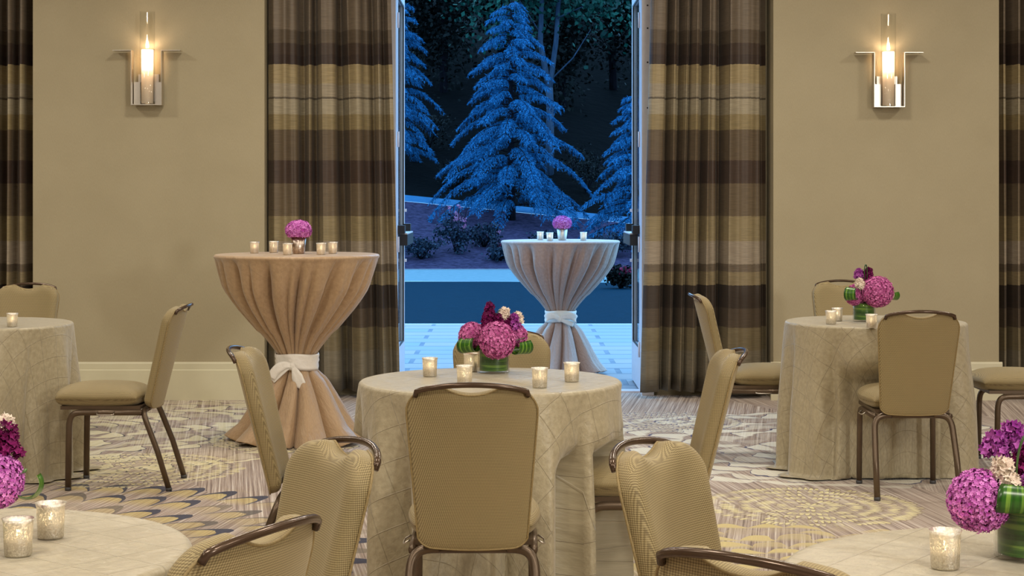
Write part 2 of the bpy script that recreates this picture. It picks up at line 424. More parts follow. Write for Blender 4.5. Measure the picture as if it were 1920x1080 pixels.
def baseboard(x0, x1, name):
    mb = MB(); prof = [(0, 0), (-.024, 0), (-.024, .205), (-.018, .212), (-.018, .25), (-.012, .262), (0, .262)]
    vs = [(x, PW+y, z) for x in (x0-.02, x1+.02) for y, z in prof]; n = len(prof)
    mb.add(vs, [(i, i+1, i+1+n, i+n) for i in range(n-1)]+[tuple(range(n)), tuple(range(n, 2*n))[::-1]])
    struct(mb, name, M_base)
baseboard(-3.29, -1.70, 'baseboard_left'); baseboard(1.795, 3.344, 'baseboard_right')

# door frame
jb = MB(); jb.box(DX0-.085, DX0, 12.33, 12.52, 0, DZ+.08); jb.box(DX1, DX1+.085, 12.33, 12.52, 0, DZ+.08); jb.box(DX0, DX1, 12.33, 12.52, DZ, DZ+.08)
tf = struct(jb, 'trim_1', M_alu)
for sx, xx in ((-1, DX0-.04), (1, DX1+.04)):
    for zz in (2.74, 2.58, 2.34, 2.02, 1.6):
        m = MB(); m.lathe([(.006, 0), (.006, .002), (.0, .003)], 10); m.v = [(xx+v[0], 12.33-v[2], zz+v[1]) for v in m.v]; m.build('screw', M_screw, tf)
struct(MB().box(DX0-.05, DX1+.05, 12.5, 12.62, -.02, .012), 'trim_2', M_alu)

def door_leaf(name, xi, sg):
    """leaf swung open at a right angle; inner face at x = xi, thickness away from the opening"""
    y0, y1, z0, z1 = 12.52, 13.37, .012, DZ-.01; xo = xi+sg*.045
    a, b = min(xi, xo), max(xi, xo); st = .075
    m = MB(); m.box(a, b, y0, y0+st, z0, z1); m.box(a, b, y1-st, y1, z0, z1)
    m.box(a, b, y0+st, y1-st, z0, .30); m.box(a, b, y0+st, y1-st, z1-.12, z1)
    d = struct(m, name, M_alu)
    c = (a+b)/2
    MB().box(c-.004, c+.004, y0+st-.005, y1-st+.005, .295, z1-.115).build('glass_pane', M_pane, d, False)
    g = MB()
    for s2 in (-1, 1):
        xx = c+s2*.016
        g.box(xx-.004, xx+.004, y0+st, y0+st+.012, .30, z1-.12); g.box(xx-.004, xx+.004, y1-st-.012, y1-st, .30, z1-.12)
        g.box(xx-.004, xx+.004, y0+st, y1-st, .30, .312); g.box(xx-.004, xx+.004, y0+st, y1-st, z1-.132, z1-.12)
    g.build('glazing_bead', M_black, d, False)
    # panic bar, end boxes and latch
    xb = xi-sg*.068
    p = MB(); p.box(min(xb, xi-sg*.012), max(xb, xi-sg*.012), y0+.05, y1-.05, 1.045, 1.125)
    bar = p.build('push_bar', M_black, d, False)
    cap = MB(); cap.box(min(xb, xi-sg*.012)+.002, max(xb, xi-sg*.012)-.002, y0+.07, y1-.07, 1.118, 1.134); cap.build('bar_cap', M_alu, bar, False)
    e = MB()
    for yy in (y0+.02, y1-.13):
        e.box(min(xi-sg*.05, xi), max(xi-sg*.05, xi), yy, yy+.11, 1.13, 1.19)
    e.build('latch_box', M_black, d, False)
    h = MB()
    for zz in (.25, 1.0, 1.75, 2.6):
        h.tube([(xi-sg*.006, y0-.004, zz), (xi-sg*.006, y0-.004, zz+.11)], .008, 8)
    h.build('hinge', M_alu, d)
    k = MB()
    for zz in (.9, 1.28): k.box(min(xi-sg*.016, xi), max(xi-sg*.016, xi), y1-.05, y1-.02, zz, zz+.022)
    k.build('strike_plate', M_alu, d, False)
door_leaf('door_1', DX0, -1); door_leaf('door_2', DX1, 1)

# ---------------------------------------------------------------- outdoors: ground
def patch(name, xs, y0, y1, mat, zf=lambda x, y: 0, nx=24, ny=12, yw0=0, yw1=0):
    m = MB(); vs = []; fs = []
    for j in range(ny+1):
        for i in range(nx+1):
            x = xs[0]+(xs[1]-xs[0])*i/nx
            a0 = y0+yw0*math.cos(x*.55+1.0); a1 = y1+yw1*math.cos(x*.5+.8); y = a0+(a1-a0)*j/ny
            vs.append((x, y, zf(x, y)))
    for j in range(ny):
        for i in range(nx): a0 = j*(nx+1)+i; fs.append((a0, a0+1, a0+nx+2, a0+nx+1))
    m.add(vs, fs); return struct(m, name, mat, True)
def ground(x, y):
    if y < 33: return 0
    zc = 1.02-.098*x
    if y < 39: t = (y-33)/6; return zc*(t*.75+.25*t*t)
    if y < 40.5: return zc+.13*(y-39)/1.5
    return zc+.13+(y-40.5)*.34+.25*math.sin(x*.5+y*.3)*min(1, (y-40.5)/5)
patch('patio', (-12, 12), 12.6, 19.2, M_paver, lambda x, y: -.004)
patch('lawn', (-20, 20), 19.2, 28.2, M_lawn, lambda x, y: -.002, yw1=.35, nx=60)
patch('path', (-22, 22), 28.2, 33.2, M_path, lambda x, y: .0, yw0=.35, nx=60)
patch('garden_bed', (-24, 24), 33.0, 39, M_mulch, lambda x, y: ground(x, y)+.01, nx=60, ny=20)
patch('kerb', (-24, 24), 39, 40.5, M_kerb, lambda x, y: ground(x, y)+.012, nx=60, ny=3)
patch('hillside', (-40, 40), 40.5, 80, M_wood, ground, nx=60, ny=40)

def tris(pts, mb):  # pts: array (n,3,3)
    o = len(mb.v); a = pts.reshape(-1, 3); mb.v.extend(map(tuple, a.tolist()))
    k = pts.shape[1]
    mb.f.extend([tuple(range(o+k*i, o+k*i+k)) for i in range(pts.shape[0])])
def cedar(px, d, h, rb, seed, label, t0=.06):
    rng = np.random.default_rng(seed); x = (px-960)*d/F; z0 = ground(x, d)
    root = thing('cedar_tree', label, 'tree', (x, d, z0), 0, None)
    tr = MB(); lean = rng.uniform(-.1, .1)
    tr.tube([(lean*t*t, 0, -.1+t*h) for t in np.linspace(0, 1, 12)], [.11*(1-t*.93) for t in np.linspace(0, 1, 12)], 8)
    T = []; nb = int(19*h)
    for b in range(nb):
        t = t0+(.98-t0)*(b/nb)**.93; zz = t*h
        L = rb*(1-t)**.78*rng.uniform(.58, 1.2)+.16
        az = b*2.39996+rng.uniform(-.4, .4); ca, sa = math.cos(az), math.sin(az)
        up = .28*(1-t)+.25*t; dr = rng.uniform(.5, .95)*(1-.35*t)
        sv = np.linspace(0, 1, 9)
        P = np.stack([lean*t*t+ca*L*sv, sa*L*sv, zz+L*(up*sv-dr*sv**2.2)], 1)
        tr.tube([tuple(p) for p in P], [.016*(1-.85*s_) for s_ in sv], 4, False)
        n = max(6, int(L*18))
        for j in range(n):
            s_ = .18+.82*(j+rng.random())/n; f = s_*8; i = min(7, int(f)); p = P[i]+(P[i+1]-P[i])*(f-i)
            for sd in (-1, 1):
                l2 = (.10+.22*L*(1-s_*.75)*.5)*rng.uniform(.7, 1.3)
                dv = np.array([ca*.45-sa*sd*.9, sa*.45+ca*sd*.9, 0])
                for q in range(5):
                    u = (q+.5)/5
                    pp = p+dv*l2*u+np.array([0, 0, -.85*l2*u*u-.0])
                    for g in range(6):
                        dd = rng.normal(0, .55, 3)+np.array([dv[0]*.4+ca*.4, dv[1]*.4+sa*.4, -1.1]); dd /= np.linalg.norm(dd)
                        le = rng.uniform(.04, .09); sv2 = np.cross(dd, rng.normal(0, 1, 3)); sv2 /= np.linalg.norm(sv2)+1e-6
                        T.append([pp-sv2*.007, pp+sv2*.007, pp+dd*le])
    tr.build('trunk', M_bark, root)
    fo = MB(); tris(np.array(T), fo); fo.build('foliage', M_cedar, root, False)
    return root
cedar(958, 38.2, 4.9, 1.85, 1, 'tall blue weeping cedar in the middle of the doorway view')
cedar(738, 42.2, 5.0, 1.25, 2, 'blue cedar half hidden by the left door leaf', .12)
cedar(1198, 36.0, 3.2, 1.35, 3, 'shorter blue cedar half hidden by the right door leaf')

def leaf_cloud(rng, n, cen, rad, size, ncl=14):
    cl = rng.normal(0, 1, (ncl, 3)); cl /= np.linalg.norm(cl, axis=1)[:, None]; cl *= rng.uniform(.3, .85, (ncl, 1))
    k = rng.integers(0, ncl, n); off = rng.normal(0, .2, (n, 3)); p = (cl[k]+off)*np.array(rad)+np.array(cen)
    a = rng.normal(0, 1, (n, 3)); a /= np.linalg.norm(a, axis=1)[:, None]
    b = np.cross(a, rng.normal(0, 1, (n, 3))); b /= np.linalg.norm(b, axis=1)[:, None]
    s = rng.uniform(.6, 1.2, (n, 1))*size
    return np.stack([p-b*s*.35, p+a*s*.5, p+b*s*.35, p-a*s*.5], 1)
def broad_tree(px, d, h, rc, seed, mat, bark, label, n=5000, size=.16, group=None, th=.10, fork=False, low=.5):
    rng = np.random.default_rng(seed); x = (px-960)*d/F; z0 = ground(x, d)
    root = thing('broadleaf_tree', label, 'tree', (x, d, z0), 0, group)
    tr = MB()
    if fork:
        tr.tube([(0, 0, -.1), (.02, 0, 1.5), (0, 0, 2.1)], [th, th*.85, th*.8], 8)
        tr.tube([(0, 0, 2.05), (-.22, 0, 3.2), (-.16, 0, 5), (-.1, 0, h)], [th*.75, th*.6, th*.5, th*.3], 8)
        tr.tube([(0, 0, 2.05), (.16, .05, 3.2), (.28, .1, 5), (.34, .1, h)], [th*.7, th*.55, th*.45, th*.3], 8)
        for p0, p1 in (((.05, 0, 2.3), (1.0, -.2, 3.5)), ((-.2, 0, 3.4), (-.9, -.1, 4.5)), ((.2, 0, 3.8), (1.3, 0, 4.5)), ((.25, .1, 4.2), (.9, .2, 5.4)), ((-.15, 0, 4.4), (-.7, .1, 5.5))):
            p0, p1 = Vector(p0), Vector(p1); q = (p0+p1)/2+Vector((.05, 0, -.08)); tr.tube([p0, q, p1], [.022, .016, .008], 5)
    else:
        tr.tube([(0, 0, -.1), (rng.uniform(-.1, .1), 0, h*.4), (rng.uniform(-.2, .2), 0, h*.85)], [th, th*.8, th*.35], 8)
        for k in range(7):
            az = k*.9+seed; zz = h*(.35+.07*k); tr.tube([(0, 0, zz), (math.cos(az)*rc*.4, math.sin(az)*rc*.4, zz+.5), (math.cos(az)*rc*.8, math.sin(az)*rc*.8, zz+.8)], [.03, .02, .01], 5)
    tr.build('trunk', bark, root)
    fo = MB(); tris(leaf_cloud(rng, n, (0, 0, h*(low+.5)/1.5+.3), (rc, rc, h*(1-low)*.62), size, 22), fo); fo.build('foliage', mat, root, False)
    return root
broad_tree(1030, 42.8, 7.2, 2.5, 11, M_leafgreen, M_palebark, 'pale forked tree with green leaves rising just right of the tall cedar', 7500, .15, None, .11, True, .5)
G = 'dark trees of the wood behind the cedars'
k = 0
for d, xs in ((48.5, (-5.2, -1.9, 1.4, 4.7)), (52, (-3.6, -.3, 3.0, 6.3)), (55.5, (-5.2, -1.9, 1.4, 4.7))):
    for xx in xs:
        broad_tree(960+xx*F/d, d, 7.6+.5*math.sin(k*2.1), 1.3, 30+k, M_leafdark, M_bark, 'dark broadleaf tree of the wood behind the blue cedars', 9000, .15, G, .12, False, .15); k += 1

def shrub(px, d, rx, rz, seed, label, mat=None, fl=None, nfl=0, n=900, fsize=.05, group=None, z=None, fz=1.0, cat='shrub'):
    rng = np.random.default_rng(seed); x = (px-960)*d/F; root = thing('flowering_shrub' if nfl else 'leafy_shrub', label, cat, (x, d, ground(x, d) if z is None else z), 0, group)
    st = MB()
    for k in range(9):
        az = k*.7+seed; st.tube([(0, 0, -.02), (math.cos(az)*rx*.3, math.sin(az)*rx*.3, rz*.8), (math.cos(az)*rx*.6, math.sin(az)*rx*.6, rz*1.5*fz)], [.012, .008, .004], 4)
    st.build('stem', M_bark, root)
    f = MB(); P = leaf_cloud(rng, n, (0, 0, rz*.95), (rx, rx, rz), .07, 16); P[:, :, 2] = np.maximum(P[:, :, 2], .0); tris(P, f); f.build('foliage', mat or M_rose, root, False)
    if nfl:
        f = MB()
        for k in range(nfl):
            az = rng.uniform(0, 2*PI); rr = rng.uniform(.1, .8)*rx; c = (math.cos(az)*rr, -abs(math.sin(az))*rr, rz*rng.uniform(.9, 1.8)*fz)
            tris(leaf_cloud(rng, 34, c, (fsize*.9, fsize*.9, fsize*.9), .034, 5), f)
        f.build('blossom', fl, root)
    return root
shrub(856, 34.6, .42, .42, 51, 'tall rose bush with pale pink blossoms left of the outdoor table', fl=M_pinkout, nfl=9, fz=1.35, fsize=.07)
shrub(790, 34.0, .5, .22, 52, 'low dark rose bush nearest the left door leaf')
shrub(908, 35.3, .44, .25, 53, 'rose bush with lilac and white blossoms below the tall cedar', fl=M_pinkout, nfl=5, fsize=.05)
shrub(940, 33.9, .34, .2, 54, 'small rose bush with magenta blossoms just left of the outdoor table', fl=M_redout, nfl=3, fsize=.06)
shrub(1150, 34.6, .5, .26, 55, 'rose bush behind the right rim of the outdoor table', fl=M_pinkout, nfl=3, fsize=.05)
shrub(1025, 34.8, .5, .24, 56, 'leafy bush hidden behind the skirt of the outdoor table')
shrub(1163, 26.4, .27, .2, 57, 'red flowering bush on the lawn edge beside the right door leaf', mat=M_leafdark, fl=M_redout, nfl=12, fsize=.05, n=1100, z=0)
shrub(862, 41.6, .55, .42, 58, 'dark green bush above the kerb just left of the tall cedar', mat=M_leafdark)
shrub(1100, 41.8, .8, .6, 59, 'dark green bush between the tall cedar and the right cedar', mat=M_leafdark)
shrub(800, 44.0, .8, .5, 60, 'dark green bush above the kerb between the left and tall cedars', mat=M_leafdark)

# ---------------------------------------------------------------- curtains
def curtain(x0t, x1t, x0b, x1b, yc, seed, label, valleys, mirror=False):
    """valleys: (place 0..1, depth 0..1) of ridges and valleys in turn"""
    rng = random.Random(seed); N = 320; R = 26; zt, zb = 3.45, .045
    ph = [rng.uniform(0, 2*PI) for _ in range(6)]
    def fold(s, h):
        q = s+.006*math.sin(h*2.2+s*14)+.004*math.sin(h*5+s*33)
        for (p0, d0), (p1, d1) in zip(valleys, valleys[1:]):
            if p0 <= q <= p1 or p1 == valleys[-1][0]:
                t = max(0, min(1, (q-p0)/(p1-p0))); break
        u = t*t*(3-2*t); f = d0+(d1-d0)*u
        # cloth bellies out a little past each ridge, so the folds lean over their valleys
        return f+.03*math.sin(2*PI*11*s+ph[0]), .010*math.sin(2*PI*t)*(d1-d0)
    m = MB(); vs = []
    for side in (0, 1):
        for j in range(R+1):
            h = j/R; z = zt+(zb-zt)*h
            xa = x0t+(x0b-x0t)*h**1.1; xb = x1t+(x1b-x1t)*h**1.1
            for i in range(N+1):
                s = i/N; f, dx = fold(s, h)
                vs.append((xa+(xb-xa)*s+dx*(1 if 0 < i < N else 0), yc-.10+.20*f+side*.004, z+(.006*math.sin(9*s+ph[5]) if j == R else 0)))
    fs = []; K = (R+1)*(N+1)
    for j in range(R):
        for i in range(N):
            a = j*(N+1)+i; fs.append((a, a+N+1, a+N+2, a+1)); fs.append((a+K, a+K+1, a+K+N+2, a+K+N+1))
        for i in (0, N):
            a = j*(N+1)+i; fs.append((a, a+K, a+K+N+1, a+N+1) if i == 0 else (a, a+N+1, a+K+N+1, a+K))
    for i in range(N):
        a = R*(N+1)+i; fs.append((a, a+K, a+K+1, a+1))
    m.add(vs, fs); return tag(m.build('curtain', M_curtain), label, 'curtain')
V1 = [(-.02, .5), (.06, .08), (.14, .0), (.20, .2), (.265, .95), (.325, .3), (.375, .9), (.44, .05), (.52, .12), (.585, 1.15), (.64, .3), (.72, .0), (.79, .55), (.835, .8), (.89, .1), (.94, .65), (.98, .3), (1.02, .2)]
V2 = [(-.02, .3), (.05, .0), (.12, .1), (.165, .85), (.21, .15), (.255, .95), (.31, .2), (.345, .6), (.40, .0), (.46, .9), (.51, .15), (.56, .5), (.62, 1.25), (.675, .15), (.76, .0), (.86, .08), (.93, .3), (.975, .9), (1.02, .7)]
V3 = []
for k in range(24): V3.append((k/23*1.04-.02, (.0+.15*((k*7) % 3)/3) if k % 2 else .7+.45*((k*5) % 4)/4))
curtain(-1.69, -.85, -1.69, -.775, 12.19, 1, 'brown plaid curtain on the left side of the open door, behind the tall table', V1)
curtain(.975, 1.765, .885, 1.775, 12.19, 5, 'brown plaid curtain on the right side of the open door', V2)
curtain(-4.4, -3.31, -4.4, -3.31, 12.2, 3, 'brown plaid curtain at the far left edge beyond the left wall sconce', V3)
curtain(3.375, 4.4, 3.375, 4.4, 12.2, 4, 'brown plaid curtain at the far right edge beyond the right wall sconce', V3)

# ---------------------------------------------------------------- wall sconces
def sconce(x, ztop, label):
    t = thing('wall_sconce', label, 'wall lamp', (x, PW, ztop), 0, 'wall sconces')
    y0, y1 = -.105, -.02; th = .0045
    W, A, Hh = .105, .23, .375
    prof = [(-A, 0), (-W, 0), (-W, -Hh), (W, -Hh), (W, 0), (A, 0)]
    br = MB()
    br.box(-A, -W+th, y0, y1, -th, 0); br.box(W-th, A, y0, y1, -th, 0)
    br.box(-W, -W+th, y0, y1, -Hh, -th); br.box(W-th, W, y0, y1, -Hh, -th); br.box(-W+th, W-th, y0, y1, -Hh, -Hh+th*1.3)
    br.build('bracket', M_chrome, t, False)
    bp = MB(); bp.box(-.07, .07, -.02, 0, -Hh+.03, -.16); bp.box(-.095, -.05, -.05, -.016, -Hh+th*1.3, -.215); bp.box(.05, .095, -.05, -.016, -Hh+th*1.3, -.215)
    bp.build('backplate', M_chrome, t, False)
    yc = -.065
    g = MB(); g.lathe([(.052, -Hh+.012), (.052, .265), (.049, .265), (.049, -Hh+.012)], 32, (0, yc, 0)); g.build('glass_tube', M_glass, t)
    f = MB(); f.lathe([(.040, -Hh+.012), (.040, .004), (.0385, .004), (.0385, -Hh+.012)], 32, (0, yc, 0)); f.build('frosted_shade', M_frost, t)
    b = MB(); b.lathe([(.004, -.135), (.014, -.12), (.019, -.09), (.017, -.06), (.008, -.035), (.002, -.028)], 16, (0, yc, 0)); b.build('bulb', M_bulb, t)
    s = MB(); s.lathe([(.015, -Hh+.006), (.015, -.135), (.004, -.13)], 12, (0, yc, 0)); s.build('lamp_holder', M_wax, t)
    l = bpy.data.lights.new('sconce_glow', 'POINT'); l.energy = 2.2; l.color = (1, .72, .50); l.shadow_soft_size = .018
    o = bpy.data.objects.new('sconce_glow', l); C.objects.link(o); o.parent = t; o.location = (0, yc, -.02)
sconce((275-960)/275*1.0, CH+(HY-94)/275, 'lit nickel wall sconce with clear glass tube on the left wall panel')
sconce((1667-960)/275*1.0, CH+(HY-98)/275, 'lit nickel wall sconce with clear glass tube on the right wall panel')

# ---------------------------------------------------------------- chairs (local +Y is the way the sitter faces)
LEAN = math.atan(.128/.50); BZ = .385
def back_pt(x, t, y):   # x across, t up the back, y out of its front face
    y = y+.9*x*x-.006
    return (x, -.158+y*math.cos(LEAN)-t*math.sin(LEAN), BZ+t*math.cos(LEAN)+y*math.sin(LEAN))
def back_outline(HB=.505):
    def w(t): return .156+.030*min(1, t/.40)
    def top(x):
        ax = abs(x); z = HB-.95*ax*ax
        if ax > .125: u = min(1, (ax-.125)/.0625); z -= .062*(1-math.sqrt(max(0, 1-u*u)))
        if ax < .082: z -= .031*(1-(ax/.082)**2)**.85
        return z
    def bot(x):
        ax = abs(x); u = max(0, min(1, (ax-.115)/.043)); return .04*(1-math.sqrt(max(0, 1-u*u)))
    return w, top, bot
def make_backrest():
    w, top, bot = back_outline(); NX, NTT = 44, 34
    us = [-math.cos(PI*i/NX) for i in range(NX+1)]
    us = [.55*u+.45*(-1+2*i/NX) for i, u in enumerate(us)]
    def pos(i, j):
        v = j/NTT; v = .5-.5*math.cos(PI*v)
        u = us[i]
        x0 = u*.186; tt = top(x0); bb = bot(u*.156); t = bb+(tt-bb)*v
        return u*w(t), t
    grid = [[pos(i, j) for i in range(NX+1)] for j in range(NTT+1)]
    loop = [i for i in range(NX+1)]+[j*(NX+1)+NX for j in range(1, NTT+1)]+[NTT*(NX+1)+i for i in range(NX-1, -1, -1)]+[j*(NX+1) for j in range(NTT-1, 0, -1)]
    O = np.array([grid[q//(NX+1)][q % (NX+1)] for q in loop]); O2 = np.roll(O, -1, axis=0); E = O2-O; EE = (E*E).sum(1)+1e-12
    def dist(x, t):
        p = np.array([x, t]); h = np.clip(((p-O)*E).sum(1)/EE, 0, 1); return float(np.sqrt((((O+E*h[:, None])-p)**2).sum(1)).min())
    def inset(x, t, i, j, side=0):
        d = dist(x, t); q = min(1, d/(.024 if side == 0 else .045))
        return math.sqrt(1-(1-q)**2)
    vs = []; fs = []
    for side in (0, 1, 2):      # back face, front rim, front dome share the outline
        for j in range(NTT+1):
            for i in range(NX+1):
                x, t = grid[j][i]; k = inset(x, t, i, j, side)
                if side == 0: y = -.004*k
                elif side == 1: y = .020+.030*k
                else: continue
                vs.append(back_pt(x, t, y))
    K = (NX+1)*(NTT+1)
    for j in range(NTT):
        for i in range(NX):
            a = j*(NX+1)+i; fs.append((a, a+1, a+NX+2, a+NX+1)); fs.append((a+K, a+K+NX+1, a+K+NX+2, a+K+1))
    loop = [i for i in range(NX+1)]+[j*(NX+1)+NX for j in range(1, NTT+1)]+[NTT*(NX+1)+i for i in range(NX-1, -1, -1)]+[j*(NX+1) for j in range(NTT-1, 0, -1)]
    n = len(loop)
    for q in range(n):
        a, b = loop[q], loop[(q+1) % n]; fs.append((b, a, a+K, b+K))
    m = MB(); m.add(vs, fs)
    line = [grid[q//(NX+1)][q % (NX+1)] for q in loop]
    return m, line
def make_chair(label):
    t = thing('banquet_chair', label, 'chair')
    # seat cushion
    m = MB(); NX, NY = 30, 34; vs = []
    HW, Y0, Y1 = .205, -.112, .335; cy = (Y0+Y1)/2; hy = (Y1-Y0)/2
    def sq(u, v):
        # square to rounded square
        k = 1-.10*(u*u*v*v)-.04*(abs(u*v))
        wv = HW*(1-.02*(1-v)*.5) ; return u*wv*k, cy+v*hy*k
    def dome(u, v): return (max(0, 1-abs(u)**5)*max(0, 1-abs(v)**5))
    for side in (0, 1):
        for j in range(NY+1):
            for i in range(NX+1):
                u = -math.cos(PI*i/NX); v = -math.cos(PI*j/NY); u = .6*u+.4*(-1+2*i/NX); v = .6*v+.4*(-1+2*j/NY)
                x, y = sq(u, v); e = math.sqrt(dome(u, v))
                if side: z = .435+.050*e+.018*(1-u*u)*(1-v*v); x *= 1-.0*e
                else: z = .435-.035*min(1, e*1.3); x *= .99
                vs.append((x, y, z))
    K = (NX+1)*(NY+1); fs = []
    for j in range(NY):
        for i in range(NX):
            a = j*(NX+1)+i; fs.append((a, a+NX+1, a+NX+2, a+1)); fs.append((a+K, a+K+1, a+K+NX+2, a+K+NX+1))
    loop = [i for i in range(NX+1)]+[j*(NX+1)+NX for j in range(1, NY+1)]+[NY*(NX+1)+i for i in range(NX-1, -1, -1)]+[j*(NX+1) for j in range(NY-1, 0, -1)]
    for q in range(len(loop)):
        a, b = loop[q], loop[(q+1) % len(loop)]; fs.append((a, b, b+K, a+K))
    m.add(vs, fs); m.build('seat', M_fabric, t)
    MB().box(-.175, .175, -.10, .28, .385, .402).build('seat_pan', M_bronze, t, False)
    bm_, line = make_backrest(); b = bm_.build('backrest', M_fabric, t, True, 50)
    for yy in (-.001,):
        pp = [back_pt(x*1.006, tt, yy) for x, tt in line]; pm = MB(); pm.tube(pp+[pp[0]], .0032, 6, False); pm.build('piping', M_pipe, b)
    # grip handle
    _, top, _b = back_outline(); hp = []
    for i in range(25):
        u = -1+2*i/24; x = .156*u; k = 1-u*u
        hp.append(back_pt(x, .505-.95*x*x+.004+.004*k-.004*u**8, -.010-.010*k))
    e0 = back_pt(-.160, .466, -.007); e1 = back_pt(.160, .466, -.007)
    h = MB(); h.tube([e0]+hp+[e1], .0078, 10); h.build('handle', M_grip, t)
    # frame
    r = .0135
    cb = MB(); z0 = .378; x0 = .178
    cb.tube([(-x0+.079, -.112, z0), (x0-.079, -.112, z0)], r, 10, True, 1.1); 
    cb.build('crossbar', M_bronze, t)
    for s in (-1, 1):
        g = MB(); pts = [(s*(x0-.08), -.112, z0)]+[tuple(p) for p in bez((s*(x0-.07), -.112, z0), (s*(x0-.02), -.112, z0), (s*(x0+.001), -.116, z0-.012), (s*(x0+.004), -.137, z0-.065), 9)]+[(s*(x0+.010), -.185, .19), (s*(x0+.014), -.24, .012)]
        g.tube(pts, r, 10, True, 1.1); leg = g.build('leg', M_bronze, t)
        gl = MB(); gl.lathe([(.015, 0), (.016, .014), (.012, .018)], 12, (s*(x0+.014), -.24, 0), True, True); gl.build('glide', M_glide, leg)
        g = MB(); pts = [(s*.176, -.108, .372), (s*.178, .14, .372)]+[tuple(p) for p in bez((s*.178, .165, .372), (s*.178, .22, .372), (s*.178, .235, .365), (s*.178, .238, .30), 8)]+[(s*.180, .242, .012)]
        g.tube(pts, r, 10, True, 1.1); leg = g.build('leg', M_bronze, t)
        gl = MB(); gl.lathe([(.015, 0), (.016, .014), (.012, .018)], 12, (s*.180, .242, 0), True, True); gl.build('glide', M_glide, leg)
        gb = MB(); gb.tube([(s*.192, .02, .376), (s*.208, .02, .366), (s*.212, .035, .364), (s*.212, .085, .364), (s*.208, .10, .366), (s*.192, .10, .376)], .003, 6); gb.build('ganging_bracket', M_chrome, t)
    return t
CHAIRS = []
def place(first, bx, by, fx, fy, label):
    """put a chair so that the top of its back is at (bx, by) and it faces (fx, fy)"""
    l = math.hypot(fx, fy); fx /= l; fy /= l; loc = (bx+fx*.265, by+fy*.265, 0); rz = math.atan2(-fx, fy)
    g = 'taupe banquet chairs round the tables'
    if first is None:
        c = make_chair(label); c.location = loc; c.rotation_euler = (0, 0, rz); c['group'] = g
    else: c = dup(first, loc, rz, label, g)
    CHAIRS.append((loc[0], loc[1], rz)); return c
ch = place(None, -.114, 4.97, 0, 1, 'taupe banquet chair at the middle table, its woven back to the camera')
place(ch, -.04, 6.86, 0, -1, 'banquet chair behind the purple flowers on the far side of the middle table')
place(ch, -.94, 6.12, 1, .0, 'banquet chair on the left side of the middle table, seen edge on')
place(ch, .757, 6.03, -1, .0, 'banquet chair on the right side of the middle table, seen edge on')
place(ch, -.362, 3.78, -.87, -.49, 'upright banquet chair front left, its cream front towards the camera')
place(ch, -.408, 2.86, -.89, .45, 'nearest banquet chair at bottom left, only top of its back and grip in view')
place(ch, .290, 3.76, .87, -.49, 'upright banquet chair front right, its cream front towards the camera')
place(ch, .355, 2.62, .63, .77, 'nearest banquet chair at bottom right, only top of its back and grip in view')
place(ch, -1.873+.265, 8.54, -1, 0, 'banquet chair in full side view at the right of the left table')
place(ch, -2.89, 10.5, 0, -1, 'banquet chair behind the left table at the left edge of the photo')
place(ch, 1.875, 8.06, 0, 1, 'banquet chair in front of the right table, its brown back to the camera')
place(ch, 1.00, 9.44, 1, 0, 'banquet chair in side view at the left of the right table, before the curtain')
place(ch, 2.04, 10.86, 0, -1, 'banquet chair behind the right table against the wall panel')
place(ch, 3.0, 9.2, -1, 0, 'banquet chair at the right edge of the photo, only seat and leg in view')

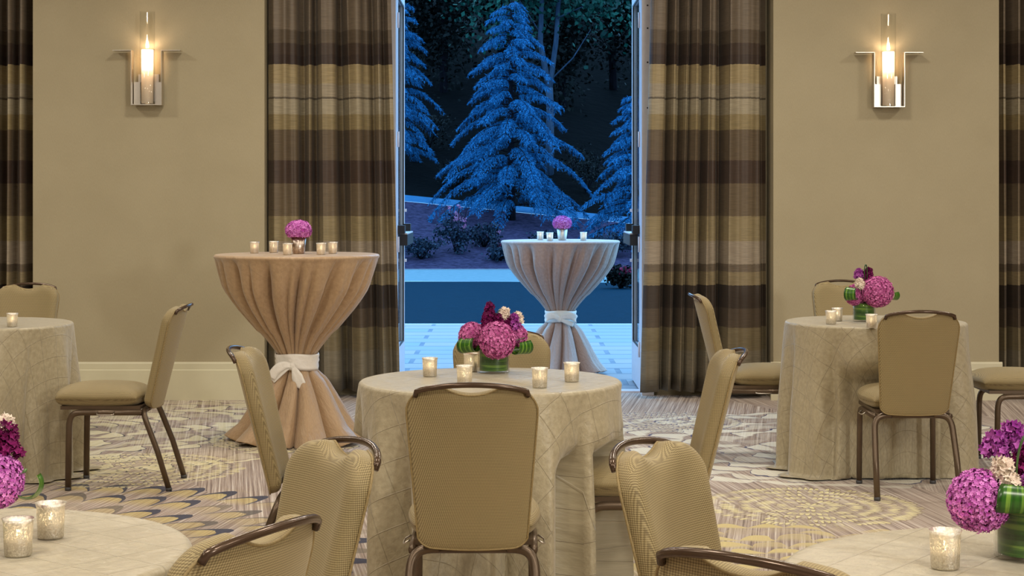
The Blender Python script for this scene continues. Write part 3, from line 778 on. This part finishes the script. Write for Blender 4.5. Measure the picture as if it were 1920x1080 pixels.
# ---------------------------------------------------------------- tables and cloths
def in_seats(x, y, pad):
    for cx, cy, rz in CHAIRS:
        dx, dy = x-cx, y-cy; c, s = math.cos(-rz), math.sin(-rz); lx, ly = dx*c-dy*s, dx*s+dy*c
        if abs(lx) < .212+pad and -.30 < ly < .345+pad: return True
    return False
TABLES = []
def round_table(cx, cy, where, seed, rot):
    t = thing('round_table', 'round folding table under the pintucked cloth, '+where, 'table', (cx, cy, 0))
    m = MB(); m.lathe([(0, .725), (.44, .725), (.445, .73), (.445, .75), (.44, .754), (0, .754)], 48); m.build('tabletop', M_side, t)
    m = MB(); m.tube([(0, 0, .04), (0, 0, .725)], .03, 12); m.build('pedestal', M_bronze, t)
    for k in range(4):
        an = k*PI/2+PI/4; m = MB(); m.tube([(0, 0, .06), (math.cos(an)*.10, math.sin(an)*.10, .02)], .012, 8); m.build('foot', M_bronze, t)
    rng = random.Random(seed); ph = [rng.uniform(0, 2*PI) for _ in range(8)]
    N = 300; R = .452
    def fold(th, v):
        a = math.sin(9*th+ph[0]+.5*math.sin(3*th+ph[5])+.3*v); b = math.sin(14*th+ph[1]-.5*v); c = math.sin(5*th+ph[2]); d = math.sin(23*th+ph[3]+v)
        v1 = abs(math.sin(.5*(9*th+ph[0]+.8*math.sin(3*th+ph[5])+.3*v)+.0)); a = 1-2.4*(1-v1)**1.5
        s = .55*a+.28*b+.22*c+.08*d-.15
        return s
    raw = []
    for k in range(N):
        th = 2*PI*k/N; rr = .60
        q = .08; ok = .60
        while q < .60:
            if in_seats(cx+q*math.cos(th), cy+q*math.sin(th), .0): ok = q; break
            q += .008
        raw.append(ok)
    W = 5; mn = [min(raw[(k+j) % N] for j in range(-W, W+1)) for k in range(N)]
    LIM = [sum(min(.52, mn[(k+j) % N]) for j in range(-W, W+1))/(2*W+1) if math.sin(2*PI*k/N) < -.72 else (raw[k] if in_seats(cx+.465*math.cos(2*PI*k/N), cy+.465*math.sin(2*PI*k/N), 0) else .60) for k in range(N)]
    LIM = [(.60 if v > .515 else v) for v in LIM]
    rows = []
    for i in range(14): rr = R*(i/13)**.8 if i else 0.0; rows.append(('t', rr*.985))
    rows += [('e', q) for q in (.3, .6, .85, 1.0)]
    skirt = [.02, .045, .08, .12, .16, .2, .25, .3, .35, .4, .45, .5, .55, .6, .65, .69, .72, .745, .765, .785]
    rows += [('s', q) for q in skirt]
    vs = []; uv = []; cr, sr = math.cos(rot), math.sin(rot)
    def U(r, th): a = r*math.cos(th); b = r*math.sin(th); return (a*cr-b*sr+.03, a*sr+b*cr+.02)
    for kind, q in rows:
        for k in range(N):
            th = 2*PI*k/N
            if kind == 't': r = q; z = .7605; fl = q
            elif kind == 'e': r = R*.985+.012*math.sin(q*PI/2); z = .7605-.012*(1-math.cos(q*PI/2)); fl = R*.985+q*.014
            else:
                v = q; f = fold(th, v*2); am = .078*(min(1, v/.42))**.9*(1+.2*v)
                r = R+.006+am*f+.012*v; fl = R+.01+v; z = .7485-v
                if z < .012: r += (.012-z)*(.9+.5*f); z = .004+.004*(1+f)
            x, y = r*math.cos(th), r*math.sin(th)
            if kind == 's' and z < .56:
                k2 = min(1, max(0, (.57-z)/.06)); k2 = k2*k2*(3-2*k2); lim = LIM[k]
                if lim < r: rr = r+(lim-r)*k2; x, y = rr*math.cos(th), rr*math.sin(th)
            vs.append((x, y, z)); uv.append(U(fl, th))
    M_ = len(rows); fs = []
    for j in range(M_-1):
        for k in range(N):
            a = j*N+k; b = j*N+(k+1) % N
            if j == 0: fs.append((a, b+N, a+N)) if False else fs.append((a, a+N, b+N, b))
            else: fs.append((a, a+N, b+N, b))
    m = MB(); m.add(vs, fs); c = m.build('tablecloth', M_cloth, None, True, None, uv); c.location = (cx, cy, 0)
    md = c.modifiers.new('thick', 'SOLIDIFY'); md.thickness = .0018; md.offset = 1
    tag(c, 'floor length taupe tablecloth, round table '+where, 'tablecloth', 'pintuck tablecloths on the round tables')
    TABLES.append((cx, cy))
round_table(-.076, 6.13, 'in the middle before the open door', 1, .5)
round_table(-2.683, 8.85, 'left edge of the photo near the wall', 2, .35)
round_table(1.86, 8.98, 'right of the room near the wall', 3, -.30)
round_table(-1.045, 3.18, 'bottom left corner nearest the camera', 4, .70)
round_table(.918, 2.98, 'bottom right corner nearest the camera', 5, .62)

def smooth_interp(tab, z):
    for (z0, r0), (z1, r1) in zip(tab, tab[1:]):
        if z0 >= z >= z1:
            t = (z0-z)/(z0-z1); return r0+(r1-r0)*t
    return tab[-1][1]
def cocktail(cx, cy, H, seed, mat, where, bowkind, floor_r, skew=0):
    t = thing('cocktail_table', 'tall cocktail table under the gathered cloth, '+where, 'table', (cx, cy, 0))
    m = MB(); m.lathe([(0, H-.035), (.44, H-.035), (.445, H-.03), (.445, H-.012), (.44, H-.007), (0, H-.007)], 48); m.build('tabletop', M_side, t)
    m = MB(); m.tube([(0, 0, .03), (0, 0, H-.035)], .028, 12); m.build('pole', M_bronze, t)
    m = MB(); m.lathe([(0, .006), (.21, .006), (.21, .016), (.03, .035), (0, .035)], 32); m.build('base', M_black, t)
    rng = random.Random(seed); ph = [rng.uniform(0, 2*PI) for _ in range(8)]
    k_ = H/1.067; N = 420
    tab = [(1.06, .472), (1.0, .442), (.94, .414), (.857, .374), (.80, .338), (.756, .306), (.70, .260), (.656, .223), (.61, .184), (.574, .156), (.54, .132), (.50, .108), (.42, .106), (.38, .128), (.33, .158), (.26, .196), (.18, .236), (.10, .28), (.04, floor_r*.93), (.0, floor_r)]
    def pleat(th, z):
        if z < .45:
            n1 = .5*(9*th+ph[3]+1.3*math.sin(2*th+ph[5])); n2 = .5*(15*th+ph[4]); return .8*(1-2.3*(1-abs(math.sin(n1)))**2.0)+.25*math.cos(n2)-.2
        n1 = .5*(13*th+ph[0]+.9*math.sin(2*th+ph[5])); s = 1-2.6*(1-abs(math.sin(n1)))**2.4
        n2 = .5*(22*th+ph[1]+.8*math.sin(3*th+ph[6])); b = 1-2.4*(1-abs(math.sin(n2)))**2.2
        return .62*s+.34*b-.35+.06*math.sin(37*th+ph[2])
    rows = [('t', .46*(i/10)**.8) for i in range(11)]+[('e', q) for q in (.25, .5, .75, 1)]
    zz = list(np.linspace(1.045, .53, 30))+[.50, .46, .42]+list(np.linspace(.40, .012, 20))+[.004]
    rows += [('s', z) for z in zz]
    vs = []; uv = []; flen = .472; pz = 1.05; pr = .472
    for kind, q in rows:
        if kind == 's':
            r0 = smooth_interp(tab, q); flen += math.hypot(pz-q, pr-r0); pz, pr = q, r0
        for k in range(N):
            th = 2*PI*k/N
            if kind == 't': r = q; z = H; fl = q
            elif kind == 'e': r = .46+.012*math.sin(q*PI/2); z = H-.014*(1-math.cos(q*PI/2)); fl = .46+.014*q
            else:
                z = q*k_; tw = (1.05-q)*.35; f = pleat(th+tw if q > .46 else th+tw, q)
                a = .0 if q > 1.045 else (.060*min(1, (1.05-q)/.16)**.8*(.45+.55*min(1,(q-.45)/.4)) if q > .53 else (.02 if q > .4 else .035+.035*(.4-q)/.4))
                if .40 <= q <= .50: a = .008
                elif .5 < q < .62: a = .010+.018*(q-.5)/.12
                elif .34 < q < .40: a = .008+.04*(.40-q)/.06
                r = r0+a*f; fl = flen
                if q < .38: r += skew*(.38-q)*.5*(math.cos(th-PI*.98)**8 if math.cos(th-PI*.98) > 0 else 0)
                if q < .10: z += max(0, f)*.035*(.10-q)/.10; r += .02*f*(.1-q)/.1
            vs.append((r*math.cos(th), r*math.sin(th), z)); uv.append((fl*math.cos(th), fl*math.sin(th)))
    fs = []
    for j in range(len(rows)-1):
        for k in range(N):
            a = j*N+k; b = j*N+(k+1) % N; fs.append((a, a+N, b+N, b))
    m = MB(); m.add(vs, fs); c = m.build('tablecloth', mat, None, True, None, uv); c.location = (cx, cy, 0); c.rotation_euler = (0, 0, seed*.7)
    md = c.modifiers.new('thick', 'SOLIDIFY'); md.thickness = .0018; md.offset = 1
    tag(c, 'hourglass tablecloth gathered round the cocktail table, '+where, 'tablecloth')
    # sash and bow
    s = thing('sash', 'white sash tied in a bow round the cocktail table, '+where, 'sash', (cx, cy, .455*k_))
    b = MB(); n = 72; vs = []; fs = []
    prof = [(.118, -.044), (.123, -.046), (.126, -.03), (.122, -.012), (.126, .004), (.123, .018), (.127, .034), (.124, .047), (.119, .046), (.117, 0)]
    for r, z in prof:
        for k in range(n):
            th = 2*PI*k/n; vs.append(((r+.002*math.sin(7*th+z*60))*math.cos(th), (r+.002*math.sin(7*th+z*60))*math.sin(th), z+.004*math.sin(3*th)))
    P_ = len(prof)
    for j in range(P_):
        for k in range(n):
            fs.append((j*n+k, j*n+(k+1) % n, ((j+1) % P_)*n+(k+1) % n, ((j+1) % P_)*n+k))
    b.add(vs, fs); b.build('band', M_white, s)
    kn = MB(); kn.ball((-.012, -.137, -.018), .022, .014, .024, 14, 10); kn.build('knot', M_white, s)
    if bowkind == 0:
        lp = MB(); ribbon(lp, bez((-.015, -.145, -.015), (-.06, -.165, .01), (-.115, -.16, -.04), (-.128, -.15, -.085), 14), [.013+.013*min(1, i/6) for i in range(15)], (.45, -.1, -.85), .004)
        ribbon(lp, bez((-.015, -.14, -.02), (-.05, -.15, -.02), (-.09, -.15, -.07), (-.122, -.148, -.098), 12), [.010+.008*min(1, i/5) for i in range(13)], (.45, -.3, -.8), .004)
        lp.build('bow_loop', M_white, s)
        tl = MB(); ribbon(tl, bez((-.005, -.147, -.02), (.015, -.165, -.05), (.025, -.172, -.09), (.05, -.17, -.138), 14), [.010+.022*min(1, i/7) if i < 13 else .020-.006*(i-13) for i in range(15)], (.9, -.1, .35), .004); tl.build('tail', M_white, s)
    else:
        for sg in (-1, 1):
            lp = MB(); ribbon(lp, bez((-.012, -.142, -.018), (-.012+sg*.05, -.17, .03), (sg*.13, -.15, .01), (sg*.118, -.125, -.03), 14), [.012+.016*min(1, i/6) for i in range(15)], (0, -.1, 1), .004); lp.build('bow_loop', M_white, s)
        tl = MB(); ribbon(tl, bez((0, -.147, -.025), (.03, -.16, -.03), (.07, -.15, -.05), (.10, -.13, -.06), 10), [.010+.008*min(1, i/5) for i in range(11)], (0, -.1, 1), .004); tl.build('tail', M_white, s)
    return c
COCK = cocktail(-1.235, 10.08, 1.067, 3, M_cloth2, 'indoors left of the open door', 0, .345, .5)
OUT = cocktail(.385, 13.95, 1.045, 8, M_cloth3, 'outside on the patio', 1, .335, 0)

# ---------------------------------------------------------------- votive candles
def make_votive(label):
    t = thing('votive_candle', label, 'candle')
    g = MB(); g.lathe([(0, .001), (.023, .001), (.0245, .004), (.0265, .06), (.0292, .0675), (.0278, .0672), (.0250, .06), (.0225, .006), (0, .005)], 28); g.build('glass_holder', M_merc, t)
    c = MB(); c.lathe([(0, .006), (.0205, .006), (.0205, .030), (.018, .031), (0, .029)], 20); c.build('candle', M_wax, t)
    f = MB(); f.lathe([(.0005, .031), (.0035, .036), (.0042, .041), (.0025, .049), (.0003, .056)], 10); f.build('flame', M_flame, t)
    l = bpy.data.lights.new('candle_light', 'POINT'); l.energy = .045; l.color = (1, .82, .60); l.shadow_soft_size = .004
    o = bpy.data.objects.new('candle_light', l); C.objects.link(o); o.parent = t; o.location = (0, 0, .045)
    return t
def pt(px, py, z):   # point on a horizontal plane at height z seen at pixel px, py
    d = F*(CH-z)/(py-HY); return ((px-960)*d/F, d, z)
TZ = .7625; vot = None; GV = 'mercury glass votive candles'
ca, cb_ = -1.235, 10.08; oa, ob = .385, 13.95
def onpx(px, d, z): return ((px-960)*d/F, d, z)
spots = [
 (pt(806, 706, TZ), 'lit mercury glass votive at the left of the middle table'),
 (onpx(883, 6.42, TZ), 'lit votive directly left of the green vase on the middle table'),
 (pt(871, 722, TZ), 'lit votive seen through the grip of the middle chair'),
 (pt(1012, 727, TZ), 'silvery votive right of the vase on the middle table, nearer the camera'),
 (pt(1072, 716, TZ), 'golden lit votive furthest right on the middle table'),
 (pt(1558, 608, TZ), 'front one of the two votives left of the flowers on the right table'),
 (pt(1570, 602, TZ), 'rear one of the two votives left of the flowers on the right table'),
 (pt(1634, 615, TZ), 'votive in front of the vase on the right table'),
 (pt(23, 613, TZ), 'lone votive on the table at the left edge of the photo'),
 (pt(34, 1042, TZ), 'large pale votive at bottom left, nearest the camera'),
 (pt(95, 1009, TZ), 'golden mottled votive at bottom left behind the pale one'),
 (pt(1772, 1066, TZ), 'silver votive beside the vase at bottom right'),
 (onpx(477, 10.2, 1.069), 'leftmost votive on the indoor cocktail table'),
 (onpx(513, 10.32, 1.069), 'second votive from the left on the indoor cocktail table'),
 (onpx(539, 9.9, 1.069), 'votive just left of the pink flower pot on the indoor cocktail table'),
 (onpx(602, 9.95, 1.069), 'votive second from the right on the indoor cocktail table'),
 (onpx(624, 10.15, 1.069), 'rightmost votive on the indoor cocktail table'),
 (onpx(1013, 14.05, 1.047), 'leftmost votive on the outdoor cocktail table'),
 (onpx(1031, 13.72, 1.047), 'votive just left of the flower pot on the outdoor cocktail table'),
 (onpx(1094, 13.85, 1.047), 'votive right of the flower pot on the outdoor cocktail table')]
for loc, lab in spots:
    if vot is None: vot = make_votive(lab); vot.location = loc; vot['group'] = GV
    else:
        v = dup(vot, loc, random.uniform(0, 6), lab, GV)

# ---------------------------------------------------------------- flowers
def florets(mb, c, r, n, size, rng, squash=1.0, petals=5, zmin=-1.0, jit=.1):
    ga = PI*(3-math.sqrt(5))
    for i in range(n):
        z = 1-2*(i+.5)/n
        if z < zmin: continue
        q = math.sqrt(1-z*z); an = i*ga+rng.uniform(-.1, .1)
        nrm = Vector((q*math.cos(an), q*math.sin(an), z)); nrm = (nrm+Vector([rng.uniform(-.35, .35) for _ in range(3)])*.7).normalized()
        base = Vector((q*math.cos(an), q*math.sin(an), z*squash))*r*(1+rng.uniform(-jit, jit))+Vector(c)
        u = nrm.orthogonal().normalized(); u.rotate(Matrix.Rotation(rng.uniform(0, 6.28), 3, nrm)); v = nrm.cross(u)
        s = size*rng.uniform(.8, 1.2); o = len(mb.v)
        mb.v.append(tuple(base-nrm*s*.25))
        k = petals*2
        for j in range(k):
            a2 = 2*PI*j/k; rad = s*(1 if j % 2 == 0 else .62); lift = s*(.30 if j % 2 == 0 else 0)
            mb.v.append(tuple(base+(u*math.cos(a2)+v*math.sin(a2))*rad+nrm*lift))
        for j in range(k): mb.f.append((o, o+1+j, o+1+(j+1) % k))
def bloom(parent, c, r, seed, mat=None, n=620, size=.0095, squash=1.0, zmin=-1.0, name='globe_bloom'):
    rng = random.Random(seed); m = MB(); florets(m, c, r*.93, n, size, rng, squash, 5, zmin, .09)
    b = m.build(name, mat or M_bloom, parent, False)
    k = MB(); k.ball(c, r*.86, r*.86, r*.86*squash, 20, 12)
    if zmin > -1: k.v = [(x, y, max(z, c[2]+zmin*r*.9)) for x, y, z in k.v]
    k.build('bloom_core', M_core, b); return b
def cluster(parent, c, h, w, seed, mat, n=16, size=.014, name='blossom_cluster'):
    rng = random.Random(seed); m = MB()
    for i in range(n):
        t = (i+.5)/n; a = i*2.4; rr = w*(1-.5*t)*rng.uniform(.5, 1)
        cc = (c[0]+rr*math.cos(a), c[1]+rr*math.sin(a), c[2]+h*(t-.5)); florets(m, cc, size*.55, 11, size*.62, rng, 1, 5, -1, .25)
    return m.build(name, mat, parent, False)
def leaf_roll(parent, c, axis, length, r, seed, turn=5.4, start=0):
    """a broad leaf rolled into an open loop round the given axis"""
    ax = Vector(axis).normalized(); u = ax.orthogonal().normalized(); u = (Vector((0, 0, 1))-ax*ax.z).normalized(); v = ax.cross(u)
    n = 30; w = 8; vs = []; uv = []
    for sd in (0, 1):
        for i in range(n+1):
            a = start+turn*i/n; rr = r*(1+.10*i/n)+sd*.0014
            for j in range(w+1):
                q = -1+2*j/w; ln = length*.5*(1-.25*abs(2*i/n-1)**3)
                p = Vector(c)+ax*(q*ln)+(u*math.cos(a)+v*math.sin(a))*rr*(1-.10*q)
                vs.append(p); uv.append((i/n, q*.5+.5))
    K = (n+1)*(w+1); fs = []
    for i in range(n):
        for j in range(w):
            a = i*(w+1)+j; fs.append((a, a+1, a+w+2, a+w+1)); fs.append((a+K, a+K+w+1, a+K+w+2, a+K+1))
        for j, fl in ((0, 0), (w, 1)):
            a = i*(w+1)+j; fs.append((a, a+w+1, a+w+1+K, a+K))
    for i in (0, n):
        for j in range(w): a = i*(w+1)+j; fs.append((a, a+K, a+K+1, a+1))
    m = MB(); m.add(vs, fs); return m.build('rolled_leaf', M_leaf, parent, True, None, uv)
def grass_arch(parent, x0, x1, y, z0, z1, wd=.003, seed=0):
    m = MB(); pts = bez((x0, y, z0), (x0-.005, y, z1+.03), (x1+.005, y-.01, z1+.03), (x1, y, z0+.01), 22)
    ribbon(m, pts, [wd*(1-.5*abs(2*i/22-1)) for i in range(23)], (.3, -1, 0), .0012); return m.build('arching_blade', M_stem, parent)
def vase(parent, r=.058, h=.105):
    g = MB(); g.lathe([(0, .001), (r-.003, .001), (r, .004), (r, h), (r-.003, h), (r-.003, .008), (0, .008)], 40); v = g.build('glass_vase', M_glass, parent)
    n = 48; vs = []; uv = []; fs = []
    for sd in (0, 1):
        for j in range(7):
            for k in range(n+1):
                a = 2*PI*k/n*1.02; rr = r-.0055-.0012*sd-.002*k/n; z = .010+(h-.022)*j/6
                vs.append((rr*math.cos(a), rr*math.sin(a), z)); uv.append((k/n*2, j/6*.7))
    K = 7*(n+1)
    for j in range(6):
        for k in range(n): a = j*(n+1)+k; fs.append((a, a+1, a+n+2, a+n+1)); fs.append((a+K, a+K+n+1, a+K+n+2, a+K+1))
    m = MB(); m.add(vs, fs); m.build('leaf_wrap', M_leaf, v, True, None, uv)
    s = MB()
    for k in range(9):
        a = k*.7; s.tube([(r*.5*math.cos(a), r*.5*math.sin(a), .012), (r*.35*math.cos(a+1), r*.35*math.sin(a+1), h+.03)], .003, 6)
    s.build('stem', M_stem, parent)
def arrangement(loc, label, blooms, clusters, rolls, arches=(), vr=.058, vh=.105, seed=0):
    t = thing('flower_arrangement', label, 'flowers', loc, 0, 'centrepieces on the round tables'); vase(t, vr, vh)
    st = MB()
    for x, y, z, r in blooms: st.tube([(x*.2, y*.2, vh*.6), (x*.6, y*.6, z-r*.6), (x, y, z-r*.3)], .003, 6)
    for x, y, z, h, w, m in clusters: st.tube([(x*.3, y*.3, vh*.6), (x, y, z-h*.4), (x, y, z+h*.4)], .0025, 6)
    st.build('stem', M_stem, t)
    for i, (x, y, z, r) in enumerate(blooms): bloom(t, (x, y, z), r, seed+i, M_bloom if seed < 300 else M_bloom2, int((1500 if seed < 300 else 2600)*(r/.065)**2)+80, .0064 if seed < 300 else .0046)
    for i, (x, y, z, h, w, m) in enumerate(clusters): cluster(t, (x, y, z), h, w, seed+50+i, m, name='blossom_cluster')
    for i, (x, y, z, ax, L, r) in enumerate(rolls): leaf_roll(t, (x, y, z), ax, L, r, seed+i)
    for a in arches: grass_arch(t, *a)
    return t
arrangement((-.066, 6.38, TZ), 'purple globe flowers in a green lined vase on the middle table',
    [(.012, -.085, .125, .067), (-.078, -.01, .135, .050), (.078, 0, .135, .044), (-.03, .06, .13, .045), (.05, .03, .115, .04)],
    [(-.015, -.01, .215, .075, .020, M_plum), (-.022, -.02, .185, .06, .028, M_plum), (.022, -.02, .185, .05, .03, M_plum), (.038, -.02, .215, .035, .016, M_ivory), (.10-.012, -.01, .20, .03, .014, M_ivory), (.075, -.02, .185, .05, .022, M_violet), (.055, -.02, .175, .05, .02, M_plum)],
    [(-.088, -.045, .105, (1, -.85, .10), .072, .025), (.098, -.045, .100, (-1, -.95, -.1), .068, .026)],
    [(.0, .05, -.02, .15, .225)], seed=100)
arrangement((1.80, 8.97, TZ), 'purple globe flowers in a green lined vase on the right table',
    [(.055, -.07, .155, .080), (-.045, -.01, .135, .055), (.01, .06, .13, .05)],
    [(.02, -.01, .245, .05, .025, M_plum), (-.005, -.01, .225, .05, .02, M_plum), (-.03, -.02, .245, .04, .022, M_violet), (-.035, -.06, .20, .035, .02, M_ivory), (-.02, -.065, .185, .03, .018, M_ivory)],
    [(-.075, -.06, .145, (1, -.6, .0), .06, .030), (.145, -.02, .135, (-1, -.9, 0), .04, .022)],
    [(-.04, .05, 0, .15, .275), (-.005, .008, -.03, .2, .29, .006)], seed=200)
arrangement((-1.03, 3.22, TZ), 'pink flowers in a vase cut by the left edge of the photo',
    [(.085, -.01, .125, .052), (-.06, 0, .13, .05), (0, .06, .13, .045)],
    [(.105, .0, .20, .055, .022, M_plum), (.05, .02, .20, .06, .025, M_violet), (.10, .0, .228, .012, .008, M_ivory), (-.03, 0, .2, .05, .02, M_ivory)],
    [(.142, -.01, .118, (.15, -1, .1), .022, .024)], [], seed=300)
arrangement((.922, 3.125, TZ), 'purple flowers in a glass vase cut by the right edge of the photo',
    [(-.098, -.03, .108, .056), (.07, 0, .12, .05), (0, .06, .12, .045)],
    [(-.062, -.01, .205, .035, .024, M_violet), (-.030, .0, .215, .045, .02, M_violet), (-.012, -.03, .175, .05, .026, M_plum), (-.062, -.045, .165, .03, .018, M_ivory), (-.050, -.055, .140, .024, .016, M_ivory), (-.01, -.06, .135, .03, .025, M_violet)],
    [(-.038, -.075, .118, (1, -.18, -.04), .086, .022)], [(-.038, .005, -.05, .13, .232, .0042)], vr=.062, vh=.1, seed=400)

def posy(x, y, z, seed, label, mat):
    t = thing('flower_pot', label, 'flowers', (x, y, z))
    g = MB(); g.lathe([(0, .001), (.031, .001), (.034, .006), (.045, .10), (.042, .10), (.031, .012), (0, .008)], 32); g.build('pot', mat, t)
    s = MB()
    for k in range(7): a = k*.9; s.tube([(.015*math.cos(a), .015*math.sin(a), .02), (.02*math.cos(a+.5), .02*math.sin(a+.5), .13)], .003, 6)
    s.build('stem', M_stem, t)
    bloom(t, (0, 0, .135), .075, seed, M_bloom2, 900, .0115, .78, -.62); return t
posy((560-960)*10.12/F, 10.12, 1.069, 500, 'round pink flower head in a mottled pot on the indoor cocktail table', M_merc2)
posy((1054-960)*13.98/F, 13.98, 1.047, 501, 'round pink flower head in a silvery pot on the outdoor cocktail table', M_merc)
